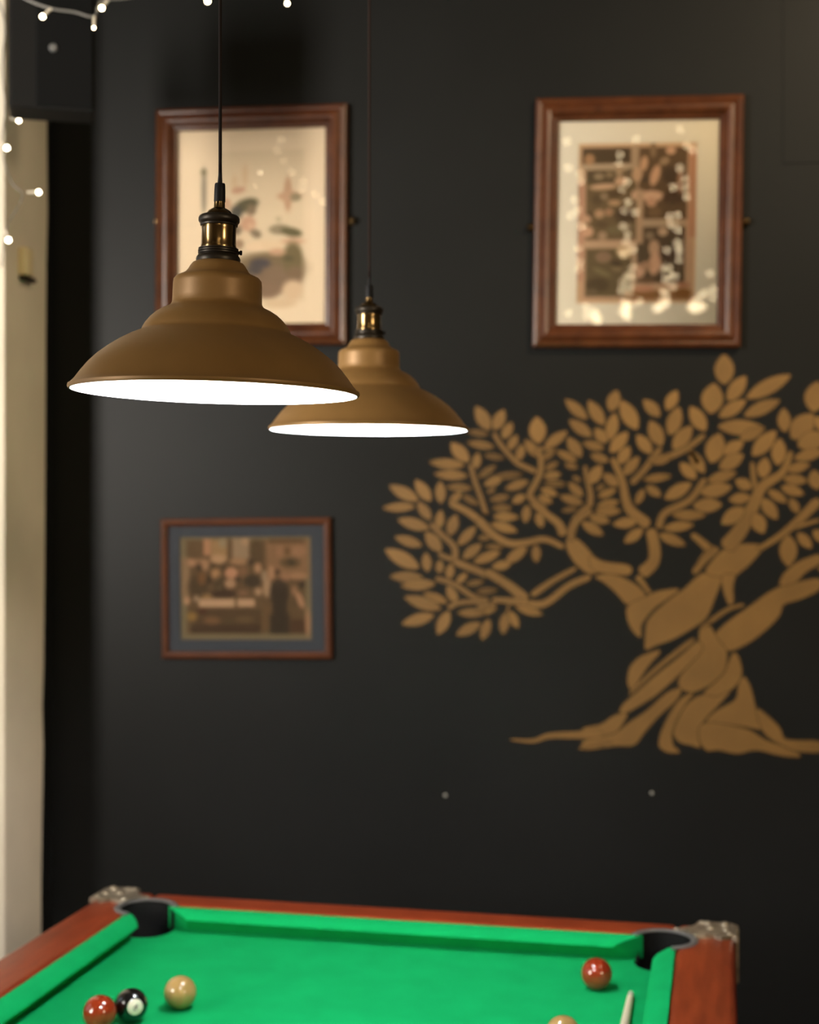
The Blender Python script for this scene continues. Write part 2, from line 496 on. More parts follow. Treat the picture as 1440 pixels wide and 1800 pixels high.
# ornate corner castings
for (px, py, r, sx, sy) in pockets[:4]:
    bm = bmesh.new()
    ox, oy = xo + .003, yo + .003
    poly = [(ox - .012, oy), (ox - .068, oy), (ox - .064, oy - .012), (ox - .076, oy - .028), (ox - .078, oy - .045)]
    lx, ly = abs(px), abs(py)
    for i in range(7):
        a = math.radians(75 - 10 * i * 1.0)
        poly.append((lx + (r + .006) * math.cos(a), ly + (r + .006) * math.sin(a)))
    poly += [(ox - .055, oy - .088), (ox - .040, oy - .080), (ox - .026, oy - .096), (ox - .010, oy - .078), (ox, oy - .085), (ox, oy - .012), (ox - .004, oy - .004)]
    poly = [(sx * x, sy * y) for x, y in poly]
    if sx * sy > 0: poly = poly[::-1]
    add_prism(bm, poly, ZT - .004, ZT + .007, .004, 2)
    for (bx, by, br) in ((-.020, -.018, .009), (-.050, -.016, .0075), (-.018, -.050, .0075), (-.060, -.012, .006), (-.012, -.074, .006), (-.045, -.045, .008)):
        M = Matrix.Translation((sx * (ox + bx), sy * (oy + by), ZT + .006)) @ Matrix.Diagonal((1, 1, .7, 1))
        bmesh.ops.create_uvsphere(bm, u_segments=12, v_segments=8, radius=br, matrix=M)
    ca = obj('corner_casting', bm, M_cast, table, smooth=True)
    bm = bmesh.new()                                    # the skirt that wraps down the outer corner
    for (x0, x1, y0, y1) in ((ox - .003, ox + .004, oy - .034, oy - .004), (ox - .036, ox - .004, oy - .003, oy + .004), (ox - .010, ox + .003, oy - .010, oy + .003)):
        xs = sorted((sx * x0, sx * x1)); ys = sorted((sy * y0, sy * y1))
        add_box(bm, xs[0], xs[1], ys[0], ys[1], ZC - .050, ZT + .003, .003, 2)
    obj('casting_skirt', bm, M_cast, ca, smooth=True)
# cabinet and legs below
obj('cabinet', box(-xo + .03, xo - .03, -yo + .03, yo - .03, ZC - .30, ZC - .042, .01), M_cab, table)
for sx in (-1, 1):
    for sy in (-1, 1):
        X, Y = sx * (xo - .13), sy * (yo - .13)
        bm = bmesh.new()
        b0, b1 = .055, .075
        vs0 = [bm.verts.new((X + dx * b0, Y + dy * b0, .03)) for dx, dy in ((-1, -1), (1, -1), (1, 1), (-1, 1))]
        vs1 = [bm.verts.new((X + dx * b1, Y + dy * b1, ZC - .302)) for dx, dy in ((-1, -1), (1, -1), (1, 1), (-1, 1))]
        bm.faces.new(vs0[::-1]); bm.faces.new(vs1)
        for i in range(4): bm.faces.new((vs0[i], vs0[(i + 1) % 4], vs1[(i + 1) % 4], vs1[i]))
        lg = obj('leg', bm, M_cab, table)
        bm = bmesh.new(); add_lathe(bm, [(.032, 0), (.034, .006), (.030, .03)], 24, True, True, Matrix.Translation((X, Y, 0)))
        obj('foot', bm, M_rubber, lg)

# ------------------------------------------------------------------ balls and cue on the cloth
BR = 0.0254
def ball(name, px, d, m, label, group=None, mark=None):
    p = cam_pt(px, 900, d); p.z = ZC + BR + .0003
    bm = bmesh.new(); add_sphere(bm, (0, 0, 0), BR, 48, 32)
    o = obj(name, bm, m, None, smooth=True, loc=p)
    tag(o, label, 'ball', group)
    return o
ball('pool_ball', 175.6, 2.184, M_red, 'red pool ball touching the black ball at the left cushion', 'pool balls on the green cloth')
blk = ball('pool_ball', 230.6, 2.216, M_black, 'black pool ball with a white number spot beside a red ball', 'pool balls on the green cloth')
ball('pool_ball', 317.0, 2.275, M_ivory, 'pale yellow pool ball to the right of the black ball', 'pool balls on the green cloth')
ball('pool_ball', 1049.0, 2.367, M_red, 'red pool ball near the far right corner pocket', 'pool balls on the green cloth')
ball('pool_ball', 990.0, 2.095, M_ivory, 'pale yellow pool ball left of the cue, cut by the bottom of the photo', 'pool balls on the green cloth')
# the black ball's spot, a shallow cap facing the camera
tow = (cam_pt(240.5, 1771.5, 2.188) - blk.location).normalized()
q = tow.to_track_quat('Z', 'Y').to_matrix().to_4x4()
bm = bmesh.new()
ca_ = math.radians(28)
prof = [(max(1e-5, (BR + .0002) * math.sin(ca_ * i / 8)), (BR + .0002) * math.cos(ca_ * i / 8)) for i in range(9)]
add_lathe(bm, prof, 36, M=q)
spot = obj('number_spot', bm, M_white, blk, smooth=True)
bm = bmesh.new()
for zc, rr in ((.0019, .0021), (-.0019, .0026)):
    for i in range(20):
        pass
    ring = []
    for i in range(20):
        a = 2 * PI * i / 20
        for dr in (-.0006, .0006):
            x = (rr + dr) * math.cos(a) * .85; y = zc + (rr + dr) * math.sin(a)
            z = math.sqrt((BR + .0005) ** 2 - x * x - y * y)
            ring.append(bm.verts.new(q @ Matrix.Rotation(math.radians(-35), 4, 'Z') @ Vector((x, y, z))))
    for i in range(20):
        a, b = 2 * i, 2 * ((i + 1) % 20)
        bm.faces.new((ring[a], ring[b], ring[b + 1], ring[a + 1]))
obj('numeral', bm, M_ink, spot)
# cue: lies on the cloth along the right cushion, tip away from the camera
tip = cam_pt(1109.5, 900, 2.333); tip.z = ZC + 0.0052
vx, vy = table_xy(0, 1); vdir = Vector((vx, vy, 0))
CL = 1.42
cue = thing('pool_cue', 'pale wooden pool cue lying on the cloth along the right cushion', 'cue', (tip.x, tip.y, tip.z))
cue.rotation_euler = (-vdir).to_track_quat('Z', 'Y').to_euler()
tilt = Matrix.Rotation(0, 4, 'X')
def cue_prof(a, b, n=6):
    def rad(s):
        return 0.0048 + (0.0140 - 0.0048) * (s / CL) + 0.0014 * min(1, s / .15)
    return [(rad(a + (b - a) * i / n), a + (b - a) * i / n) for i in range(n + 1)]
# keep the underside on the cloth: the axis rises as the butt thickens
axis_rise = (0.0140 + 0.0014 - 0.0048) / CL
cue.rotation_euler = ((-vdir) + Vector((0, 0, axis_rise))).to_track_quat('Z', 'Y').to_euler()
obj('tip', lathe([(.0012, 0), (.0034, .0008), (.0046, .003), (.0047, .006)], 20, True, True), M_tip, cue, smooth=True)
obj('ferrule', lathe([(.0047, .0055), (.0049, .012), (.0050, .022)], 20, True, True), M_white, cue, smooth=True)
obj('shaft', lathe(cue_prof(.022, .98, 24), 20, True, True), M_ash, cue, smooth=True)
obj('butt', lathe(cue_prof(.98, CL, 8), 20, True, True), M_butt, cue, smooth=True)

# ------------------------------------------------------------------ pendant lamps
K = 0.15 / 256.0                                   # metres per pixel on the nearer lamp
def LP(*rows): return [(r * K, h * K) for r, h in rows]
shade_out = LP((255, -4), (257, 0), (256.5, 3.5), (253.5, 5), (246, 13), (236, 27), (224, 42), (208, 58), (190, 72), (172, 84), (152, 95), (136, 102), (132, 105), (130.5, 109), (126, 117), (118, 127), (108, 136), (97, 143), (87, 147.5), (82, 151), (79.5, 156), (79, 166), (78.5, 190), (77.5, 197), (73, 202), (66, 205), (58, 209), (53, 215), (49, 222), (45, 227), (40, 229.5), (37, 230))
def offset_prof(p, t):
    out = []
    for i, (r, z) in enumerate(p):
        a = p[max(i - 1, 0)]; b = p[min(i + 1, len(p) - 1)]
        dr, dz = b[0] - a[0], b[1] - a[1]
        l = math.hypot(dr, dz) or 1
        out.append((r - dz / l * t, z - (-dr) / l * t))
    return out
def make_lamp(label, loc, tilt, group, cord_top):
    t = thing('pendant_lamp', label, 'lamp', loc, (0, 0, 0), group)
    t.rotation_euler = (Matrix.Rotation(HEAD, 4, 'Z') @ Matrix.Rotation(tilt, 4, 'Y')).to_euler()
    body = shade_out[2:]
    inner = [(r - 0.0012, z) for r, z in offset_prof(body, .0004)]
    sh = obj('shade', lathe(shade_out + [(p[0], p[1] - .0006) for p in inner[::-1]], 96, closed=True), M_bronze, t, smooth=True)
    lining = [(r - .0022, z - .0010) for r, z in body[1:]]
    lining = [(.2535 * .59, -.0020)] + lining if False else lining
    obj('shade_lining', lathe([(0.1478, -0.0022), (0.1482, 0.001)] + lining, 96, cap1=True), M_enamel, sh, smooth=True)
    obj('collar', lathe(LP((36, 229), (39, 230), (39.5, 234), (38.5, 238), (36, 241), (34, 242), (34.5, 243), (36, 244), (36, 246), (34.5, 247), (36, 248), (36, 250), (34.5, 251), (35.5, 252), (35.5, 253.5), (33, 254)), 64, True, True), M_dkbrass, t, smooth=True)
    obj('socket', lathe(LP((31.5, 253), (32, 256), (31, 259), (30.5, 270), (30.5, 288), (31.5, 294), (31, 295)), 64, True, True), M_brass, t, smooth=True)
    # knurled ring above the socket
    bm = bmesh.new()
    pr = LP((31, 293), (33, 294), (33.5, 296.5), (32, 298), (35, 299.5), (36.5, 302), (36.5, 307), (35, 310.5), (32, 312.5), (24, 313))
    n = 72; rings = []
    for j, (r, z) in enumerate(pr):
        ring = []
        for i in range(n):
            k = 1.0 - (0.018 if (i % 2 and j > 3) else 0)
            a = 2 * PI * i / n
            ring.append(bm.verts.new((r * k * math.cos(a), r * k * math.sin(a), z)))
        rings.append(ring)
    for a, b in zip(rings[:-1], rings[1:]):
        for i in range(n): bm.faces.new((a[i], a[(i + 1) % n], b[(i + 1) % n], b[i]))
    bm.faces.new(rings[0][::-1]); bm.faces.new(rings[-1])
    obj('socket_ring', bm, M_dkbrass, t, smooth=True)
    obj('socket_cap', lathe(LP((25, 312.5), (24.5, 314), (22.5, 317), (19, 321), (14, 324), (10.5, 325.5), (10, 327), (9.5, 337)), 48, True, True), M_brass, t, smooth=True)
    obj('cord_grip', lathe(LP((9.8, 336.5), (10.2, 338), (9.8, 356), (9.2, 368), (8.6, 369.5), (4.4, 370), (4.0, 376), (3.4, 382), (3.2, 388)), 32, True, True), M_rubber, t, smooth=True)
    bm = bmesh.new()                                  # small thumb screw on the collar's right side
    add_lathe(bm, LP((2.8, 33), (2.8, 38), (4.2, 38), (4.2, 42)), 16, True, True, Matrix.Translation((0, 0, 247 * K)) @ Matrix.Rotation(PI / 2, 4, 'Y'))
    obj('thumb_screw', bm, M_rubber, t, smooth=True)
    R = t.rotation_euler.to_matrix()
    top = Vector(loc) + R @ Vector((0, 0, 386 * K))
    bm = bmesh.new()
    p0 = R.inverted() @ (top - Vector(loc)); p1 = R.inverted() @ (Vector((top.x, top.y, CEIL_Z - .03)) - Vector(loc))
    add_tube(bm, [p0, p0.lerp(p1, .1), p1], 3.1 * K, 10, 4)
    obj('cord', bm, cord_top, t, smooth=True)
    bm = bmesh.new(); add_lathe(bm, [(.001, -.035), (.012, -.034), (.045, -.02), (.05, -.004), (.05, 0)], 40, True, True, Matrix.Translation(p1 + (R.inverted() @ Vector((0, 0, .03)))))
    obj('ceiling_rose', bm, M_dkbrass, t, smooth=True)
    # bulb: glass envelope and its screw base up inside the socket
    b = obj('bulb', lathe([(.0004, .028), (.010, .0292), (.020, .0345), (.0262, .044), (.0285, .055), (.026, .067), (.020, .080), (.0155, .092), (.0135, .104)], 40, True, True), M_bulb, t, smooth=True)
    obj('bulb_base', lathe([(.0133, .1045), (.0135, .106), (.0133, .132)], 24, True, True), M_silver, b, smooth=True)
    return t
M_cord2 = mat('reddish_brown_cord', (0.020, 0.010, 0.007), 0.8, spec=0.2)
make_lamp('larger, nearer bronze pendant lamp, hung in front of the left picture frame', cam_pt(378.5, 688, 1.505), math.radians(1.3), 'pendant lamps over the pool table', M_cord)
make_lamp('farther bronze pendant lamp, hung behind and right of the nearer lamp', cam_pt(648, 900 - .1255 * F / 2.18, 2.18), math.radians(0.3), 'pendant lamps over the pool table', M_cord2)

# ------------------------------------------------------------------ pictures
def art(rect, shapes, base, gain, nx, ny):
    """rect = (x0, y0, x1, y1) in sketch units; returns colours on a grid, row 0 at the top"""
    x0, y0, x1, y1 = rect
    rows = []
    for j in range(ny + 1):
        row = []
        y = y0 + (y1 - y0) * j / ny
        for i in range(nx + 1):
            x = x0 + (x1 - x0) * i / nx
            c = base
            for s in shapes:
                if s[0] == 'e':
                    _, ex, ey, rx, ry, col = s[:6]; an = math.radians(s[6]) if len(s) > 6 else 0
                    dx, dy = x - ex, y - ey
                    if an: dx, dy = dx * math.cos(an) + dy * math.sin(an), -dx * math.sin(an) + dy * math.cos(an)
                    k = math.hypot(dx / rx, dy / ry)
                    a = min(1, max(0, (1.28 - k) / 0.56))
                else:
                    _, a0, b0, a1, b1, col, sf = s
                    d = min(x - a0, a1 - x, y - b0, b1 - y)
                    a = min(1, max(0, (d + sf) / (2 * sf)))
                if a > 0:
                    a = a * a * (3 - 2 * a)
                    c = tuple(c[q] * (1 - a) + col[q] * a for q in range(3))
            l = srgb(*c)
            row.append(tuple(min(.9, v * g) for v, g in zip(l, gain)))
        rows.append(row)
    return rows


def art_mesh(rows, x0, x1, z0, z1, y):
    ny, nx = len(rows) - 1, len(rows[0]) - 1
    bm = bmesh.new(); lay = bm.verts.layers.float_color.new('ink')
    g = []
    for j in range(ny + 1):
        r = []
        for i in range(nx + 1):
            v = bm.verts.new((x0 + (x1 - x0) * i / nx, y, z1 + (z0 - z1) * j / ny))
            v[lay] = (*rows[j][i], 1); r.append(v)
        g.append(r)
    for j in range(ny):
        for i in range(nx):
            bm.faces.new((g[j][i], g[j + 1][i], g[j + 1][i + 1], g[j][i + 1]))
    return bm


def moulding(w, h, width, prof):
    """mitred frame; prof = (distance in from the outer edge 0..1, depth out of the wall)"""
    bm = bmesh.new(); rings = []
    for (f, d) in prof:
        k = f * width
        rings.append([bm.verts.new((sx * (w / 2 - k), -d, sz * (h / 2 - k))) for sx, sz in ((-1, -1), (1, -1), (1, 1), (-1, 1))])
    n = len(rings)
    for a, b in zip(rings, rings[1:] + rings[:1]):
        for i in range(4):
            bm.faces.new((a[i], a[(i + 1) % 4], b[(i + 1) % 4], b[i]))
    return bm


def frame_geom(tl, tr, br, bl):
    P = [plane_pt(*p, WALL_Y) for p in (tl, tr, br, bl)]
    c = sum(P, Vector()) / 4
    w = ((P[1] - P[0]).length + (P[2] - P[3]).length) / 2
    h = ((P[0] - P[3]).length + (P[1] - P[2]).length) / 2
    top = P[1] - P[0]; bot = P[2] - P[3]; lef = P[0] - P[3]; rig = P[1] - P[2]
    a = (math.atan2(top.z, top.x) + math.atan2(bot.z, bot.x) - math.atan2(lef.x, lef.z) - math.atan2(rig.x, rig.z)) / 4
    return c, w, h, a


PROF_WIDE = [(0, 0), (0, .016), (.05, .020), (.16, .0225), (.26, .021), (.32, .0235), (.42, .0275), (.55, .0285), (.68, .026), (.78, .020), (.84, .0165), (.92, .0155), (1.0, .0125), (1.0, .004), (.8, .002)]
PROF_NARROW = [(0, 0), (0, .012), (.15, .0155), (.5, .0175), (.85, .0150), (1, .011), (1, .004), (.7, .002)]


def picture(label, corners, mw, prof, fm, mat_m, mat_w, print_rect, knobs):
    c, w, h, a = frame_geom(*corners)
    t = thing('framed_picture', label, 'picture', (c.x, WALL_Y - .001, c.z), (0, -a, 0), 'framed pictures on the dark wall')
    obj('frame', moulding(w, h, mw, prof), fm, t)
    iw, ih = w / 2 - mw, h / 2 - mw
    pw, ph, ox, oz = print_rect                           # half sizes and offset of the print inside the mat
    if mat_m is not None:
        bm = bmesh.new()
        for (x0, x1, z0, z1) in ((-iw - .004, ox - pw, -ih - .004, ih + .004), (ox + pw, iw + .004, -ih - .004, ih + .004), (ox - pw, ox + pw, oz + ph, ih + .004), (ox - pw, ox + pw, -ih - .004, oz - ph)):
            add_box(bm, x0, x1, -.0075, -.0055, z0, z1)
        obj('mat_board', bm, mat_m, t)
    g = obj('glass', box(-iw - .003, iw + .003, -.0105, -.0095, -ih - .003, ih + .003), M_glass, t)
    for (kx, kz) in knobs:
        p = plane_pt(kx, kz, WALL_Y - .012)
        R = Matrix.Rotation(a, 4, 'Y')
        q = R @ (p - Vector((c.x, WALL_Y - .001, c.z)))
        bm = bmesh.new()
        s = 1 if q.x > 0 else -1
        add_lathe(bm, [(.001, .017), (.005, .0165), (.0075, .0135), (.0085, .010), (.0075, .0065), (.004, .004), (.004, 0)], 24, True, True, Matrix.Translation((q.x, 0, q.z)) @ Matrix.Rotation(PI / 2, 4, 'X'))
        xs = sorted((s * (w / 2 - .001), q.x + s * .006))
        add_box(bm, xs[0], xs[1], -.003, -.0005, q.z - .009, q.z + .009, .0008, 1)
        obj('mirror_plate', bm, M_brass, t, smooth=True)
    return t, iw, ih


# left picture: a pale print of a player at a table
t, iw, ih = picture('tall brown-framed pale print hanging behind the nearer pendant lamp', ((277, 196), (611, 185), (612, 609), (277, 609)), .054, PROF_WIDE, M_frame, None, 0, (.1, .1, 0, 0), ((277, 388), (620, 387)))
P1 = [('r', 150, 40, 1330, 1610, (217, 196, 166), 8), ('r', 480, 225, 1150, 1410, (204, 184, 154), 18),
      ('e', 372, 540, 24, 190, (150, 138, 118)), ('e', 370, 385, 26, 30, (126, 118, 92)),
      ('e', 690, 420, 26, 90, (197, 170, 138)), ('e', 610, 480, 30, 70, (197, 172, 140)), ('e', 640, 535, 58, 26, (184, 146, 120), -10),
      ('e', 540, 640, 46, 50, (186, 152, 124)), ('e', 700, 655, 98, 52, (92, 86, 63), -18), ('e', 625, 710, 48, 52, (80, 76, 66)),
      ('e', 740, 690, 40, 46, (126, 108, 84)), ('e', 715, 800, 62, 62, (184, 146, 118)), ('e', 735, 820, 22, 28, (196, 160, 130)),
      ('e', 630, 850, 36, 40, (120, 104, 84)), ('e', 775, 880, 46, 34, (128, 112, 90), 25), ('e', 690, 905, 64, 22, (208, 184, 152)),
      ('e', 640, 960, 46, 40, (150, 124, 98)), ('e', 1022, 575, 34, 140, (180, 146, 116)), ('e', 1035, 590, 96, 40, (184, 150, 120)), ('e', 1082, 600, 42, 32, (138, 126, 98)),
      ('e', 950, 770, 24, 24, (176, 160, 130)), ('e', 960, 850, 84, 40, (140, 126, 100)), ('e', 1050, 872, 84, 36, (100, 92, 64), 12),
      ('e', 1060, 945, 100, 26, (194, 158, 128)), ('e', 880, 1150, 280, 130, (118, 100, 74)), ('e', 930, 1240, 200, 110, (124, 102, 80)), ('e', 870, 1330, 100, 60, (128, 104, 82)),
      ('e', 1060, 1080, 78, 130, (112, 98, 68)), ('e', 1080, 1200, 60, 60, (122, 100, 76)), ('e', 810, 1115, 80, 40, (78, 71, 70)), ('e', 770, 1160, 60, 44, (80, 72, 68)),
      ('e', 1030, 1080, 40, 22, (92, 84, 58)), ('e', 850, 975, 150, 44, (208, 183, 150)), ('e', 760, 985, 66, 36, (214, 188, 156)), ('e', 940, 1025, 64, 28, (186, 150, 120)),
      ('e', 1060, 1330, 80, 80, (199, 172, 140), 0), ('e', 960, 1430, 130, 40, (199, 174, 142)), ('e', 1180, 700, 18, 500, (212, 190, 160))]
rows = art((160, 50, 1320, 1600), P1, (217, 196, 166), (1.0, 1.0, 1.0), 96, 128)
obj('print', art_mesh(rows, -iw - .003, iw + .003, -ih - .003, ih + .003, -.006), M_print, t)

# right picture: a sepia collage of old photographs
t, iw, ih = picture('tall brown-framed sepia photo collage in a cream mat, hanging above the tree mural', ((944, 178), (1308, 168), (1300, 612), (935, 612)), .055, PROF_WIDE, M_frame, M_mat_cream, 0, (.139, .190, -.0015, -.0010), ((932, 399), (1313, 389)))
P2 = [('r', 130, 150, 1150, 1590, (168, 134, 104), 10), ('r', 1100, 200, 1160, 1000, (160, 116, 88), 14), ('r', 120, 480, 175, 1400, (164, 124, 98), 14),
      ('r', 148, 172, 585, 318, (74, 59, 40), 8), ('r', 150, 318, 640, 372, (156, 134, 106), 10), ('r', 590, 150, 650, 380, (150, 126, 98), 10),
      ('r', 186, 378, 640, 1022, (98, 80, 54), 12), ('r', 655, 172, 1085, 835, (86, 66, 44), 12), ('r', 690, 838, 1070, 900, (156, 132, 104), 8),
      ('r', 650, 905, 1072, 1420, (76, 60, 42), 12), ('r', 190, 1100, 610, 1545, (92, 77, 52), 14), ('r', 540, 1490, 1125, 1575, (124, 86, 50), 16), ('r', 170, 1035, 640, 1095, (166, 136, 106), 12),
      ('e', 215, 275, 46, 50, (148, 112, 78)), ('r', 190, 380, 440, 490, (80, 66, 46), 14), ('e', 300, 435, 46, 30, (132, 112, 84)), ('e', 395, 420, 40, 30, (120, 100, 72)), ('e', 580, 390, 40, 26, (92, 76, 56)),
      ('e', 340, 530, 120, 28, (174, 140, 108), -4), ('e', 500, 480, 60, 40, (172, 138, 106)), ('e', 480, 380, 30, 60, (150, 124, 94)), ('e', 440, 600, 60, 28, (82, 64, 42)), ('e', 290, 650, 50, 50, (84, 68, 46)),
      ('e', 350, 620, 36, 30, (130, 108, 82)), ('e', 440, 680, 56, 26, (162, 128, 94)), ('e', 230, 780, 30, 18, (84, 66, 46)), ('e', 310, 780, 44, 40, (160, 126, 94)), ('e', 395, 765, 36, 36, (150, 114, 84)),
      ('e', 190, 830, 46, 40, (170, 134, 104)), ('e', 205, 945, 52, 52, (178, 138, 108)), ('e', 330, 880, 60, 30, (88, 70, 48)), ('e', 540, 800, 90, 80, (74, 58, 40)), ('e', 450, 930, 80, 40, (104, 90, 62)), ('e', 340, 985, 40, 40, (150, 122, 94)), ('e', 550, 900, 60, 40, (112, 96, 72)),
      ('e', 700, 320, 34, 70, (172, 134, 100), 8), ('e', 640, 420, 46, 70, (168, 134, 102)), ('e', 780, 200, 30, 70, (118, 94, 68)), ('e', 800, 430, 40, 100, (176, 136, 104), 16), ('e', 880, 300, 46, 34, (138, 112, 84), -30), ('e', 935, 205, 44, 36, (176, 138, 108)),
      ('e', 930, 430, 70, 80, (70, 54, 38)), ('e', 1020, 500, 24, 130, (132, 100, 74)), ('e', 710, 465, 28, 26, (66, 54, 40)), ('e', 770, 620, 110, 50, (182, 144, 114)), ('e', 640, 610, 50, 46, (176, 140, 110)), ('e', 770, 680, 46, 40, (170, 130, 100)), ('e', 960, 640, 90, 60, (70, 52, 36)),
      ('r', 640, 560, 700, 1060, (160, 130, 100), 14), ('e', 800, 770, 60, 50, (104, 80, 54)), ('e', 875, 950, 44, 40, (170, 140, 110)), ('e', 760, 985, 40, 36, (122, 102, 78)), ('e', 700, 1150, 50, 90, (78, 64, 46)), ('e', 800, 1100, 48, 76, (168, 134, 104)), ('e', 810, 1240, 56, 110, (178, 138, 108), 10),
      ('e', 660, 1310, 66, 66, (176, 138, 110)), ('e', 730, 1260, 50, 40, (150, 116, 88)), ('e', 740, 1400, 80, 26, (100, 76, 54)), ('e', 940, 1150, 90, 110, (66, 50, 36)), ('e', 710, 1475, 90, 28, (168, 120, 92)), ('e', 1060, 1440, 60, 26, (150, 104, 76)), ('e', 1060, 1510, 70, 40, (116, 76, 34)),
      ('e', 300, 1440, 100, 66, (74, 60, 40)), ('e', 470, 1240, 50, 26, (68, 54, 38), 20), ('e', 350, 1180, 70, 50, (126, 100, 76)), ('e', 540, 1130, 70, 60, (184, 156, 118)), ('e', 340, 1320, 90, 26, (108, 94, 64), 25), ('e', 470, 1290, 50, 26, (112, 94, 66)), ('e', 250, 1500, 60, 30, (96, 80, 58)), ('r', 600, 1090, 640, 1440, (150, 124, 96), 12)]
rows = art((112, 130, 1170, 1610), P2, (190, 160, 122), (1.5, 1.5, 1.5), 100, 136)
obj('print', art_mesh(rows, -.1415, .1385, -.1915, .1895, -.005), M_print, t)

# small lower picture: a crowd behind a counter
t, iw, ih = picture('small landscape picture of a crowd in a slate mat, hanging on the lower left wall', ((285, 911), (582, 911), (586, 1157), (287, 1158)), .018, PROF_NARROW, M_frame2, M_mat_blue, 0, (.164, .126, -.0015, .0005), ())
P3 = [('r', 15, 75, 1405, 1135, (112, 98, 72), 14), ('r', 75, 98, 1345, 1075, (92, 71, 47), 18), ('r', 20, 280, 110, 700, (128, 102, 74), 16),
      ('r', 262, 90, 345, 260, (160, 116, 84), 16), ('r', 345, 95, 520, 300, (142, 112, 76), 20), ('e', 470, 130, 46, 50, (136, 118, 90)), ('r', 570, 82, 755, 300, (138, 114, 88), 18), ('e', 705, 120, 34, 34, (160, 128, 96)), ('r', 520, 90, 560, 280, (92, 70, 46), 14),
      ('e', 420, 300, 84, 46, (166, 130, 96)), ('e', 640, 325, 100, 36, (144, 110, 78)), ('e', 840, 230, 80, 130, (82, 64, 42)), ('r', 930, 100, 1385, 500, (124, 93, 65), 26), ('r', 960, 90, 1340, 140, (92, 68, 44), 14), ('e', 1075, 220, 36, 60, (136, 100, 72)), ('e', 1160, 220, 34, 46, (102, 74, 46)), ('e', 1280, 220, 80, 60, (138, 102, 74)),
      ('e', 1190, 340, 110, 52, (86, 68, 44)), ('e', 1200, 335, 40, 34, (66, 52, 36)), ('e', 1270, 480, 100, 40, (144, 108, 78)), ('e', 1130, 490, 50, 50, (138, 102, 74)),
      ('e', 200, 330, 140, 40, (130, 98, 70)), ('e', 130, 335, 36, 40, (156, 116, 86)), ('e', 200, 590, 110, 130, (74, 58, 38)), ('e', 210, 385, 28, 40, (62, 48, 32)), ('e', 280, 360, 40, 60, (146, 110, 80)), ('e', 240, 500, 40, 70, (106, 74, 44)), ('e', 320, 510, 30, 50, (62, 48, 32)), ('e', 390, 455, 48, 56, (152, 114, 78)), ('e', 365, 370, 40, 28, (76, 58, 36)),
      ('e', 440, 560, 80, 80, (76, 60, 40)), ('e', 430, 620, 30, 30, (98, 82, 58)), ('e', 480, 390, 26, 40, (70, 54, 36)), ('e', 560, 445, 70, 58, (168, 122, 92)), ('e', 545, 555, 60, 50, (154, 120, 90)), ('e', 680, 430, 56, 60, (114, 84, 58)), ('e', 630, 510, 30, 40, (70, 54, 38)), ('e', 770, 330, 40, 36, (68, 52, 36)), ('e', 780, 530, 90, 66, (62, 50, 36)), ('e', 842, 395, 38, 54, (154, 116, 86)),
      ('e', 470, 662, 150, 44, (66, 48, 34)), ('e', 680, 655, 60, 34, (116, 86, 62)), ('e', 845, 640, 40, 40, (156, 124, 94)), ('e', 910, 480, 30, 60, (140, 116, 90)), ('e', 985, 450, 36, 80, (152, 114, 84)), ('e', 940, 600, 44, 100, (152, 122, 92)), ('r', 205, 716, 590, 800, (174, 140, 108), 16), ('r', 622, 718, 805, 796, (174, 138, 106), 14), ('e', 290, 690, 60, 24, (136, 104, 66)), ('e', 75, 735, 38, 40, (164, 126, 94)), ('e', 180, 710, 34, 34, (144, 118, 92)),
      ('r', 140, 815, 885, 1000, (80, 61, 40), 16), ('e', 130, 900, 56, 50, (130, 100, 54)), ('e', 345, 940, 90, 38, (110, 80, 52)), ('e', 700, 930, 100, 34, (94, 74, 48)), ('e', 245, 845, 46, 30, (72, 44, 28)), ('r', 120, 985, 870, 1075, (68, 50, 34), 16), ('r', 880, 780, 990, 1040, (98, 74, 48), 24),
      ('e', 1070, 650, 102, 136, (58, 46, 34)), ('r', 995, 620, 1150, 1075, (54, 43, 31), 22), ('r', 965, 880, 1175, 1075, (54, 43, 31), 26), ('e', 1052, 440, 26, 32, (66, 48, 34)), ('e', 1310, 570, 38, 40, (62, 48, 34)), ('e', 1230, 630, 30, 50, (134, 100, 72)), ('e', 1290, 730, 34, 90, (156, 116, 86), -20), ('e', 1225, 760, 36, 46, (84, 66, 44)), ('r', 1180, 930, 1345, 1075, (74, 52, 34), 20), ('e', 1368, 960, 26, 150, (146, 110, 80))]
rows = art((5, 65, 1415, 1145), P3, (112, 98, 72), (0.95, 0.93, 0.92), 110, 86)
obj('print', art_mesh(rows, -.1665, .1635, -.1265, .1275, -.005), M_print, t)

